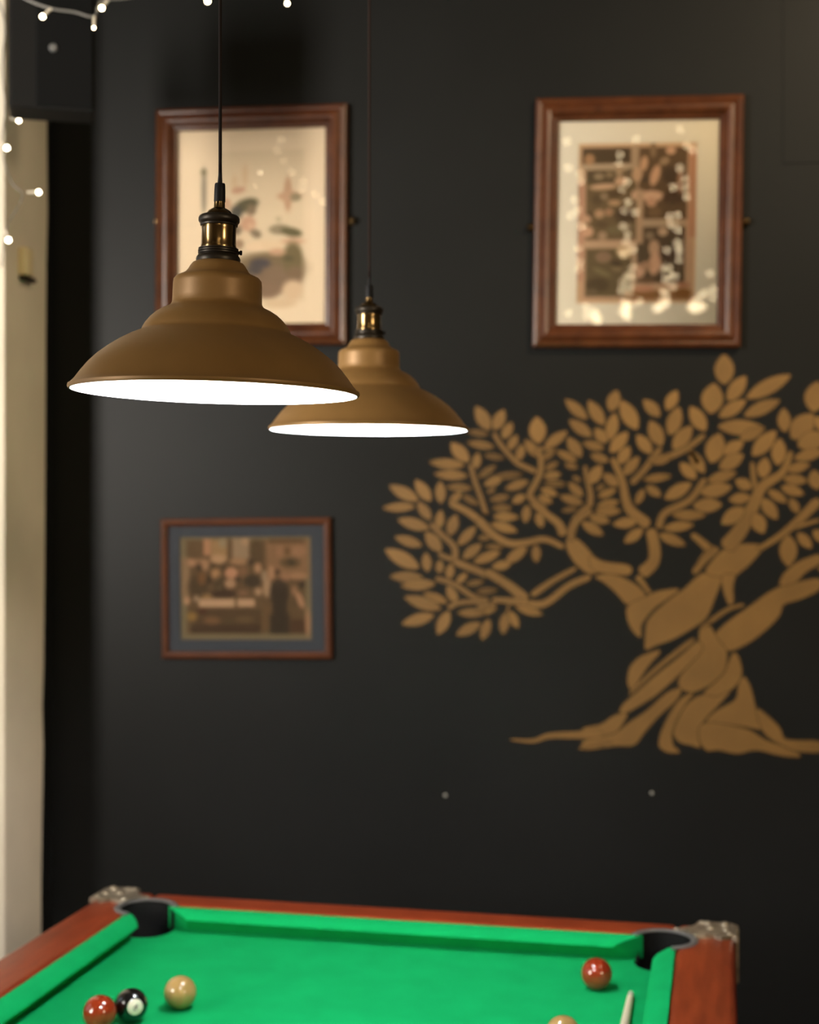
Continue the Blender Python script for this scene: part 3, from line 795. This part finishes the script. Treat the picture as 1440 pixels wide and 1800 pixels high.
# ------------------------------------------------------------------ the tree mural painted on the wall
def leaves(ox, oy, sc, rows):
    return [(ox + a / sc, oy + b / sc, ox + c / sc, oy + d / sc, w / sc) for a, b, c, d, w in rows]
LV = []
LV += leaves(660, 700, 7.2, [(540, 1290, 185, 1110, 150), (700, 1300, 510, 1040, 150), (830, 1330, 820, 1055, 130), (1180, 800, 960, 570, 165), (1130, 850, 690, 810, 120), (1170, 985, 750, 960, 115), (1220, 1140, 900, 1120, 95), (1270, 890, 1300, 690, 110), (500, 1370, 100, 1390, 110), (940, 1330, 1090, 1190, 100), (1100, 1230, 1310, 1350, 80)])
LV += leaves(840, 700, 7.2, [(150, 400, -20, 110, 170), (140, 460, -130, 420, 80), (210, 620, -130, 560, 100), (210, 400, 330, 150, 150), (320, 510, 430, 310, 125), (390, 650, 500, 470, 115), (510, 790, 570, 590, 110), (80, 720, 340, 760, 80), (770, 570, 745, 240, 215), (850, 620, 1130, 420, 130), (770, 740, 600, 530, 120), (820, 780, 980, 640, 90), (1310, 740, 1140, 500, 150), (1250, 800, 1000, 670, 100), (1380, 260, 1110, 20, 135), (1440, 480, 1160, 280, 145),
    (850, 900, 1020, 810, 80), (840, 990, 1050, 960, 110), (840, 1070, 1120, 1090, 90), (800, 1150, 1010, 1220, 100), (770, 1240, 940, 1320, 95), (570, 960, 180, 1000, 90), (310, 1010, 80, 1100, 115), (640, 1050, 350, 1150, 110), (600, 1230, 440, 1320, 110), (230, 1140, 110, 1200, 70), (400, 1240, 150, 1290, 90), (430, 1390, 180, 1390, 90), (230, 850, 0, 1010, 90), (1100, 840, 1270, 880, 80), (1200, 990, 1310, 1050, 70), (1330, 1240, 1150, 1070, 110), (1330, 1330, 1040, 1240, 110), (1060, 1430, 1270, 1390, 70)])
LV += leaves(660, 880, 7.2, [(700, 240, 540, 20, 130), (680, 350, 290, 240, 145), (800, 360, 830, 120, 115), (940, 440, 1020, 180, 145), (1050, 560, 1270, 330, 125), (830, 640, 640, 400, 165), (590, 570, 250, 460, 125), (550, 850, 130, 620, 180), (660, 900, 640, 660, 125), (810, 920, 820, 750, 105), (930, 990, 960, 800, 115), (1030, 1040, 1160, 920, 95), (1110, 730, 1340, 550, 130), (1250, 780, 1580, 650, 120), (600, 970, 190, 960, 130), (760, 1050, 330, 1080, 135), (910, 1290, 610, 1170, 110), (830, 1370, 370, 1220, 155), (740, 1450, 340, 1560, 145), (930, 1400, 790, 1690, 155), (1030, 1290, 910, 1080, 125), (1390, 1420, 1040, 1420, 110), (1330, 1550, 1030, 1700, 135), (1440, 1500, 1350, 1760, 125), (1150, 1060, 1380, 1020, 80)])
LV += leaves(840, 880, 7.2, [(-20, 1150, 260, 1130, 85), (0, 470, 170, 470, 75), (170, 290, 500, 390, 115), (200, 200, 520, 210, 105), (630, 60, 600, 280, 115), (760, 150, 810, 340, 115), (620, 590, 350, 790, 135), (420, 800, 180, 840, 115), (740, 560, 740, 780, 115), (90, 580, 330, 590, 70), (480, 1340, 820, 1440, 110), (400, 1400, 510, 1610, 115), (350, 1420, 320, 1690, 125), (-20, 1410, 240, 1360, 110)])
LV += leaves(980, 680, 6.0, [(490, 400, 330, 150, 135), (560, 255, 630, 40, 140), (545, 560, 610, 280, 130), (840, 445, 670, 150, 165), (520, 590, 400, 440, 120), (560, 690, 740, 480, 135), (650, 810, 760, 630, 120), (700, 930, 860, 740, 110), (490, 650, 270, 590, 90), (540, 780, 350, 720, 90), (1080, 310, 910, 140, 125), (1100, 620, 980, 360, 155), (990, 700, 840, 510, 130), (340, 1020, 460, 830, 130), (640, 1040, 490, 920, 110), (410, 1090, 500, 1030, 60), (430, 1160, 620, 1080, 80), (420, 1260, 650, 1210, 90), (400, 1310, 670, 1310, 100), (340, 1370, 550, 1420, 100), (260, 1430, 480, 1560, 105), (840, 1420, 590, 1450, 110), (900, 1500, 710, 1640, 110), (910, 1080, 830, 1240, 80), (940, 1050, 1090, 1150, 95), (910, 980, 1200, 940, 80), (1000, 800, 1200, 740, 90)])
LV += leaves(1140, 610, 4.8, [(90, 1580, 310, 1670, 85), (130, 1530, 380, 1500, 80), (640, 315, 640, 65, 165), (525, 560, 555, 310, 185), (670, 450, 820, 250, 125), (830, 430, 1195, 240, 125), (600, 590, 820, 450, 110), (810, 580, 1105, 450, 110), (590, 670, 980, 690, 130), (770, 780, 970, 690, 90), (480, 705, 355, 505, 125), (210, 860, 365, 670, 125), (180, 740, 260, 510, 125), (155, 530, 240, 370, 100), (530, 975, 600, 730, 165), (630, 900, 800, 800, 110), (600, 1020, 800, 910, 120), (470, 1060, 350, 880, 100), (400, 1110, 270, 980, 100), (140, 1280, 360, 1150, 110), (500, 1130, 740, 1060, 90), (440, 1230, 700, 1180, 120), (380, 1340, 620, 1330, 120), (200, 1415, 480, 1420, 80), (880, 915, 1075, 710, 130), (1090, 995, 1110, 775, 125), (960, 1105, 990, 935, 115), (1150, 715, 1140, 520, 110), (1390, 545, 1430, 295, 185), (1210, 770, 1390, 570, 185), (1260, 830, 1500, 750, 165), (1230, 940, 1480, 880, 90), (1170, 1040, 1360, 990, 80), (1140, 1110, 1340, 1130, 85), (1120, 1180, 1310, 1240, 85), (1010, 1210, 1170, 1310, 75), (870, 1190, 735, 1125, 95), (860, 1265, 680, 1290, 90), (810, 1360, 620, 1490, 125), (960, 1280, 1085, 1450, 110), (890, 1400, 970, 1570, 125), (1430, 1200, 1390, 1040, 120), (1180, 1590, 1180, 1850, 150), (1260, 1570, 1375, 1695, 90), (1390, 1550, 1500, 1640, 90), (1195, 1280, 1265, 1400, 75), (1410, 590, 1500, 720, 90)])
def stems(ox, oy, sc, rows):
    return [([(ox + x / sc, oy + y / sc) for x, y in pts], w0 / sc, w1 / sc) for pts, w0, w1 in rows]
ST = []
ST += stems(660, 700, 7.2, [([(1200, 830), (1260, 1050), (1340, 1270), (1390, 1440), (1390, 1470)], 60, 70)])
ST += stems(840, 700, 7.2, [([(760, 640), (800, 780), (790, 940), (740, 1060), (670, 1190), (680, 1270), (860, 1420)], 70, 90), ([(200, 440), (300, 600), (480, 800), (560, 850), (740, 930)], 60, 70), ([(690, 700), (760, 640), (960, 650)], 40, 40)])
ST += stems(660, 880, 7.2, [([(700, 290), (840, 430), (980, 560), (1010, 650), (1000, 800)], 70, 90), ([(1000, 770), (1200, 850), (1440, 950)], 90, 90), ([(800, 670), (880, 710), (980, 740)], 60, 70), ([(760, 980), (1000, 1060), (1250, 1220), (1440, 1265)], 70, 70), ([(920, 1360), (1080, 1290), (1440, 1275)], 70, 60), ([(940, 30), (1150, 130), (1300, 240), (1440, 380)], 80, 100)])
ST += stems(840, 880, 7.2, [([(0, 230), (180, 420), (400, 540), (620, 530), (850, 490), (1090, 590)], 100, 70), ([(680, 20), (880, 180), (1020, 290), (1090, 440)], 70, 115), ([(680, 1200), (960, 1010), (1250, 850)], 85, 60), ([(100, 890), (400, 1080), (620, 1260)], 100, 130), ([(600, 1310), (860, 1295), (1150, 1080), (1430, 960)], 95, 80), ([(180, 1250), (420, 1270), (640, 1290)], 70, 100), ([(400, 1300), (360, 1440)], 60, 50), ([(1180, 510), (1190, 360), (1290, 220), (1440, 130)], 90, 80), ([(-10, 1350), (140, 1330), (240, 1290)], 70, 50)])
ST += stems(980, 680, 6.0, [([(290, 830), (310, 960), (350, 1130), (340, 1270)], 45, 70), ([(340, 1270), (200, 1400), (140, 1570)], 90, 80), ([(580, 750), (680, 980), (720, 1180), (780, 1310), (965, 1460)], 60, 115), ([(780, 1020), (920, 870), (1090, 640)], 70, 60), ([(980, 1500), (1010, 1640), (1035, 1800)], 85, 125)])
ST += stems(1140, 610, 4.8, [([(0, 960), (180, 920), (330, 850), (475, 740)], 60, 45), ([(85, 1530), (140, 1400), (350, 1290), (480, 1110)], 60, 55), ([(340, 860), (420, 980)], 60, 50), ([(875, 970), (895, 1150), (930, 1220)], 40, 60), ([(1205, 880), (1130, 1060), (960, 1180), (880, 1350), (780, 1540), (650, 1700)], 45, 140), ([(365, 1580), (430, 1630), (520, 1710)], 45, 70), ([(920, 1710), (1100, 1600), (1260, 1470), (1440, 1290)], 40, 85), ([(1240, 1520), (1440, 1460)], 70, 55), ([(430, 1840), (470, 1780), (560, 1690)], 50, 70)])
ST += stems(1040, 880, 3.6, [([(375, 180), (400, 300), (390, 390), (315, 465)], 62, 80), ([(290, 478), (370, 585)], 75, 40), ([(645, 460), (720, 370), (800, 300)], 40, 45), ([(735, 775), (860, 690), (965, 658)], 34, 22), ([(240, 1225), (420, 1055), (650, 875)], 24, 36), ([(700, 800), (760, 760)], 40, 30)])
ST += stems(660, 880, 3.6, [([(855, 1512), (1000, 1520), (1100, 1488), (1290, 1482), (1440, 1470)], 14, 60), ([(1285, 1570), (1400, 1545), (1500, 1540)], 14, 40)])
# the crown's right side runs on past the edge of the photograph, as full as its left side
AX = 1226.0
LV += [(2 * AX - a, b, 2 * AX - c, d, w) for a, b, c, d, w in LV if max(a, c) < 2 * AX - 1462]
ST += [([(2 * AX - x, y) for x, y in pts], w0, w1) for pts, w0, w1 in ST if max(x for x, y in pts) < 2 * AX - 1436]
BIG = []
def big(ox, oy, sc, polys):
    for p in polys: BIG.append([(ox + x / sc, oy + y / sc) for x, y in p])
big(840, 880, 7.2, [[(1125, 490), (1180, 470), (1240, 480), (1340, 560), (1480, 730), (1530, 800), (1530, 900), (1440, 925), (1350, 890), (1220, 770), (1135, 620)]])
big(1040, 880, 3.6, [
    [(-15, 345), (30, 370), (80, 392), (230, 408), (256, 435), (240, 470), (120, 462), (0, 440)],
    [(15, 480), (110, 465), (200, 490), (290, 540), (345, 598), (305, 636), (225, 662), (160, 580), (80, 512)],
    [(222, 695), (240, 655), (340, 612), (420, 575), (570, 555), (480, 618), (400, 672), (345, 735), (308, 790), (313, 872), (265, 828), (232, 760)],
    [(350, 770), (400, 708), (500, 625), (590, 562), (650, 500), (715, 455), (830, 470), (815, 520), (780, 610), (750, 690), (715, 755), (620, 815), (520, 872), (400, 915), (338, 948), (343, 860)],
    [(722, 440), (800, 340), (890, 278), (1060, 278), (1085, 300), (1000, 400), (912, 472), (880, 490), (820, 480), (740, 470)],
    [(820, 470), (912, 465), (888, 545), (898, 640), (872, 662), (842, 590)],
    [(760, 870), (860, 770), (1000, 675), (1110, 592), (1200, 542), (1320, 515), (1450, 490), (1450, 562), (1320, 622), (1205, 652), (1192, 720), (1130, 790), (1020, 882), (910, 940), (850, 950), (780, 930)],
    [(1185, 540), (1215, 465), (1300, 392), (1450, 335), (1450, 395), (1350, 450), (1290, 520)],
    [(690, 800), (750, 790), (790, 870), (860, 950), (845, 1075), (765, 1155), (645, 1215), (560, 1190), (550, 1130), (640, 1020), (705, 950), (680, 880)],
    [(258, 1215), (228, 1150), (240, 1060), (300, 992), (400, 955), (442, 948), (355, 1045), (300, 1130)],
    [(178, 1335), (200, 1290), (300, 1205), (420, 1098), (560, 992), (680, 880), (710, 940), (600, 1052), (500, 1148), (400, 1236), (280, 1308), (205, 1348)],
    [(-60, 1440), (60, 1424), (140, 1362), (235, 1338), (185, 1428), (150, 1470), (0, 1508), (-60, 1504)],
    [(-60, 1520), (150, 1482), (238, 1405), (345, 1340), (480, 1212), (575, 1180), (540, 1260), (425, 1358), (332, 1462), (272, 1552), (150, 1545), (-60, 1580)],
    [(425, 1555), (440, 1470), (490, 1360), (560, 1255), (655, 1208), (600, 1272), (540, 1372), (502, 1470), (512, 1556), (565, 1592), (480, 1592)],
    [(720, 1205), (840, 1105), (872, 1020), (900, 958), (930, 990), (952, 1080), (932, 1150), (862, 1210), (780, 1262), (700, 1250)],
    [(535, 1410), (600, 1292), (690, 1228), (800, 1248), (885, 1198), (800, 1292), (712, 1382), (668, 1470), (690, 1565), (640, 1545), (560, 1530), (518, 1480)],
    [(720, 1392), (800, 1325), (922, 1262), (932, 1170), (962, 1108), (1002, 1172), (1030, 1290), (1045, 1345), (1125, 1448), (1060, 1445), (960, 1424), (840, 1414), (760, 1420)],
    [(685, 1425), (740, 1400), (900, 1428), (1005, 1455), (1100, 1520), (1220, 1560), (1345, 1622), (1200, 1612), (1040, 1568), (920, 1602), (800, 1570), (725, 1585), (678, 1500)],
    [(1040, 1308), (1112, 1362), (1192, 1440), (1212, 1512), (1280, 1522), (1460, 1522), (1460, 1592), (1300, 1586), (1200, 1542), (1100, 1482), (1062, 1402)],
])
YM = WALL_Y - 0.0010
layer = [0]
def grow(p, k):
    n = len(p); A = sum(p[i][0] * p[(i + 1) % n][1] - p[(i + 1) % n][0] * p[i][1] for i in range(n))
    s_ = 1 if A > 0 else -1
    out = []
    for i in range(n):
        dx, dy = p[(i + 1) % n][0] - p[i - 1][0], p[(i + 1) % n][1] - p[i - 1][1]
        l = math.hypot(dx, dy) or 1
        out.append((p[i][0] + s_ * dy / l * k, p[i][1] - s_ * dx / l * k))
    return out
def paint_bm():
    bm = bmesh.new(); bm.verts.layers.float_color.new('paint'); return bm
def paint_poly(bm, pts, dens=1.0, soft=2.0):
    # one stroke of paint: solid inside, with a sprayed edge that thins out
    lay = bm.verts.layers.float_color['paint']
    layer[0] = (layer[0] + 1) % 40
    y = YM - 0.00003 * layer[0]
    rings = []
    for k, al in ((soft * 1.3, 0.0), (-soft, 1.0)):
        r = []
        for q in grow(pts, k):
            p = plane_pt(q[0], q[1], WALL_Y)
            v = bm.verts.new((p.x, y, p.z)); v[lay] = (dens, dens, dens, al); r.append(v)
        rings.append(r)
    n = len(pts)
    fs = [bm.faces.new(rings[1])]
    for i in range(n):
        fs.append(bm.faces.new((rings[0][i], rings[0][(i + 1) % n], rings[1][(i + 1) % n], rings[1][i])))
    for f in fs:
        f.normal_update()
        if f.normal.y > 0: f.normal_flip()
def leaf_poly(x0, y0, x1, y1, w, n=9):
    L = math.hypot(x1 - x0, y1 - y0); ux, uy = (x1 - x0) / L, (y1 - y0) / L
    a, b = [], []
    for i in range(n + 1):
        t = i / n
        hw = w / 2 * (math.sin(PI * t ** 0.95) ** 0.66)
        if i in (0, n): hw = w * 0.06
        x, y = x0 + (x1 - x0) * t, y0 + (y1 - y0) * t
        a.append((x - uy * hw, y + ux * hw)); b.append((x + uy * hw, y - ux * hw))
    return a + b[::-1]
def ribbon(pts, w0, w1):
    P = smooth_path([Vector((x, y, 0)) for x, y in pts], 6)
    a, b = [], []
    for i, p in enumerate(P):
        t = (P[min(i + 1, len(P) - 1)] - P[max(i - 1, 0)]).normalized()
        f = i / (len(P) - 1)
        hw = (w0 + (w1 - w0) * f) / 2
        if i in (0, len(P) - 1): hw *= 0.55
        a.append((p.x - t.y * hw, p.y + t.x * hw)); b.append((p.x + t.y * hw, p.y - t.x * hw))
    return a, b
def round_poly(p, it=2):
    for _ in range(it):
        q = []
        for i in range(len(p)):
            (x0, y0), (x1, y1) = p[i], p[(i + 1) % len(p)]
            q += [(x0 * .8 + x1 * .2, y0 * .8 + y1 * .2), (x0 * .2 + x1 * .8, y0 * .2 + y1 * .8)]
        p = q
    return p
mural = thing('tree_mural', 'large bronze painted tree with twisted trunk and leafy crown on the dark wall', 'mural', (plane_pt(1240, 1300, WALL_Y).x, WALL_Y, plane_pt(1240, 1300, WALL_Y).z))
def mural_part(name, bm):
    bmesh.ops.translate(bm, vec=-mural.location, verts=bm.verts)
    me = bpy.data.meshes.new(name); bm.to_mesh(me); bm.free(); me.materials.append(M_gold)
    o = bpy.data.objects.new(name, me); C.objects.link(o); o.parent = mural
    return o
bm = paint_bm()
for p in BIG: paint_poly(bm, grow(round_poly(p), 1.2), 1.0, 2.0)
mural_part('trunk', bm)
rng = random.Random(5)
for pts, w0, w1 in ST:
    bm = paint_bm()
    a, b = ribbon(pts, w0, w1)
    paint_poly(bm, a + b[::-1], 0.82 if max(w0, w1) < 13 else 0.95, min(1.8, min(w0, w1) / 4))
    mural_part('branch', bm)
bm = paint_bm()
for l in LV:
    w = l[4]
    d = rng.uniform(0.68, 0.82) if w < 12.6 else rng.uniform(0.92, 1.12)
    paint_poly(bm, leaf_poly(*l), d, min(2.0, w / 6))
mural_part('foliage', bm)

# ------------------------------------------------------------------ loudspeaker and pillar details
sp = cam_pt(91, 192, 2.96)
spk = thing('loudspeaker', 'black loudspeaker mounted high in the corner against the cream pillar', 'speaker', (sp.x, sp.y, sp.z), (0, 0, HEAD + math.radians(13)))
sw = 0.172
obj('cabinet', box(-sw / 2, sw / 2, 0, .10, 0, .34, .006), M_spk, spk)
obj('grille', box(-sw / 2 + .055, sw / 2 - .004, -.006, .002, .006, .334, .003), M_spk2, spk)
bm = bmesh.new(); add_lathe(bm, [(.001, .004), (.007, .0035), (.009, 0)], 20, True, True, Matrix.Translation((0.003, -.006, .124)) @ Matrix.Rotation(PI / 2, 4, 'X'))
obj('badge', bm, M_silver, spk, smooth=True)
bm = bmesh.new()
add_box(bm, -.09, -.05, .098, .24, .1, .24, .003)
obj('wall_bracket', bm, M_spk, spk)
sy_ = (XC + .002) / side_slope(38)
sz_ = plane_pt(38, 462, sy_).z
bm = bmesh.new(); add_box(bm, 0, .022, -.024, .020, -.032, .034, .005, 3)
sw_ = obj('junction_box', bm, M_cream_plastic, None, smooth=True, loc=(XC + .002, sy_, sz_))
tag(sw_, 'small cream plastic box on the cream pillar beneath the fairy lights', 'junction box')
bm = bmesh.new(); add_box(bm, 0, .020, -.020, .045, -.043, -.0315, .003, 2)
obj('shadow_strip', bm, M_dkbrass, sw_, smooth=True)  # dark strip standing in for the shadow under the box
for i, (x, y, r, lab) in enumerate(((783, 1398, .0042, 'pale screw head in the dark wall left of the mural roots'), (1146, 1394, .0040, 'pale screw head in the dark wall directly below the mural trunk'))):
    p = plane_pt(x, y, WALL_Y)
    bm = bmesh.new(); add_lathe(bm, [(.0008, .0030), (r * .7, .0026), (r, .0012), (r, 0)], 20, True, True, Matrix.Rotation(PI / 2, 4, 'X'))
    o = obj('screw_head', bm, M_screw, None, smooth=True, loc=(p.x, WALL_Y, p.z))
    tag(o, lab, 'screw', 'screw heads in the wall')

# ------------------------------------------------------------------ fairy lights
def fairy(label, wire_pts, bulbs, m_bulb, r=.0045, wr=.0022, group='fairy light strings', drop=None):
    """bulbs: (wire point, bulb point)"""
    o0 = Vector(wire_pts[0])
    t = thing('fairy_light_string', label, 'string lights', o0, (0, 0, 0), group)
    bm = bmesh.new(); add_tube(bm, [Vector(p) - o0 for p in wire_pts], wr, 8, 5)
    obj('wire', bm, M_clear, t, smooth=True)
    for a, b, k in bulbs:
        a = Vector(a) - o0; b = Vector(b) - o0
        bm = bmesh.new(); d = (b - a).normalized()
        add_tube(bm, [a, b - d * r * 0.4], r * .62, 10, 1)
        s = obj('bulb_holder', bm, M_socket, t, smooth=True)
        bm = bmesh.new(); add_sphere(bm, b, r * k, 14, 10)
        obj('bulb', bm, m_bulb, s, smooth=True)
    return t
D1 = 2.86
fairy('fairy light string draped over the loudspeaker at the top left', [cam_pt(10, -30, D1), cam_pt(45, -2, D1), cam_pt(90, 15, D1), cam_pt(130, 21, D1), cam_pt(166, 29, D1), cam_pt(178, 2, D1), cam_pt(230, -4, D1), cam_pt(300, -22, D1), cam_pt(364, -14, D1), cam_pt(430, -24, D1), cam_pt(505, -10, D1), cam_pt(580, -40, D1)],
      [(cam_pt(90, 15, D1), cam_pt(75, 29, D1), 1.0), (cam_pt(166, 29, D1), cam_pt(165, 49, D1), .5), (cam_pt(190, 0, D1), cam_pt(179, 14, D1), 1.0), (cam_pt(364, -14, D1), cam_pt(365, 2, D1), 1.0), (cam_pt(505, -10, D1), cam_pt(505, 6, D1), .8)], M_fairy)  # the last bulb stands in for a glow reflected by the wall
D2 = 2.98
fairy('fairy light string hanging down the cream pillar below the loudspeaker', [cam_pt(-12, -20, D2), cam_pt(9, 40, D2), cam_pt(4, 120, D2), cam_pt(10, 190, D2), cam_pt(3, 258, D2), cam_pt(20, 320, D2), cam_pt(40, 345, D2), cam_pt(12, 400, D2), cam_pt(2, 470, D2)],
      [(cam_pt(3, 250, D2), cam_pt(12, 260, D2), 1.1), (cam_pt(48, 338, D2), cam_pt(68, 338, D2), 1.0), (cam_pt(10, 405, D2), cam_pt(15, 422, D2), 1.1), (cam_pt(18, 207, 3.1), cam_pt(33, 212, 3.1), .9)], M_fairy, wr=.0013)
# strings hanging in the room behind the camera, seen only as reflections in the picture glass
YF = -0.75
def mirrored(px, py):
    D = FV + RV * ((px - 720) / F) + Vector((0, 0, (900 - py) / F))
    g = WALL_Y - 0.0115
    k = (g + (g - YF)) / D.y
    p = CAM + D * k
    return Vector((p.x, YF, p.z))
dots = {
    'left': [(-15, 95), (0, 340), (105, 400), (115, 470), (55, 640), (80, 740), (20, 785), (120, 885), (90, 1090), (100, 1215), (90, 1280), (165, 1635), (0, 1690), (165, 1715)],
    'middle': [(625, 75), (478, 218), (470, 300), (545, 470), (495, 540), (555, 660), (523, 740), (618, 752), (510, 885), (545, 965), (535, 1030), (590, 1085), (510, 1145), (595, 1110), (592, 1272), (545, 1345), (580, 1355), (503, 1410), (570, 1445), (490, 1482), (565, 1505), (655, 1580)],
    'right': [(1035, -15), (1100, 135), (1155, 175), (1035, 345), (1078, 440), (972, 522), (1080, 525), (1095, 608), (1008, 780), (938, 798), (957, 872), (1020, 920), (1010, 1035), (1025, 1070), (915, 1105), (1028, 1115), (1023, 1192), (928, 1268), (890, 1280), (955, 1350), (990, 1350), (900, 1378), (968, 1445), (880, 1495), (910, 1515)],
    'far right': [(1312, 1322), (1345, 1465), (1340, 1548), (1275, 1495), (1230, 1525)],
}
brights = {'left': [(240, 1700), (265, 1760)], 'middle': [(525, 1600), (550, 1640), (510, 1680), (540, 1720)], 'right': [(880, 1600), (845, 1640), (905, 1590), (820, 1650)], 'far right': [(1165, 1600), (1145, 1645), (1240, 1635), (1180, 1660)]}
for k, lst in dots.items():
    lst = sorted(lst + brights[k], key=lambda p: p[1])
    pts = [mirrored(1000 + x / 5.29, 230 + y / 5.29) for x, y in lst]
    bright = {(p[0], p[1]) for p in brights[k]}
    cxm = sum(p.x for p in pts) / len(pts)
    wire = [Vector((cxm, YF + .012, CEIL_Z - .05))] + [Vector((cxm + (p.x - cxm) * .8, YF + .012, p.z)) for p in pts[::2]]
    n = {'left': 'leftmost', 'middle': 'second from left', 'right': 'third from left', 'far right': 'rightmost'}[k]
    fairy('%s of the fairy light strings mirrored in the collage picture glass' % n, wire, [(p + Vector((0, .010, .016)), p, 1.5 if (q[0], q[1]) in bright else 1.0) for p, q in zip(pts, lst)], M_fairy_far, r=.0135)
pts = [mirrored(280 + x / 4.5, 220 + y / 4.5) for x, y in ((960, 115), (935, 200), (990, 287), (1050, 370), (1135, 435), (1125, 500), (1235, 540), (1300, 600))]
fairy('short slanting fairy light string mirrored in the left picture glass', [pts[0] + Vector((0, .012, .3))] + [p + Vector((0, .012, .012)) for p in pts], [(p + Vector((0, .010, .014)), p, .8) for p in pts], M_fairy_far, r=.012)
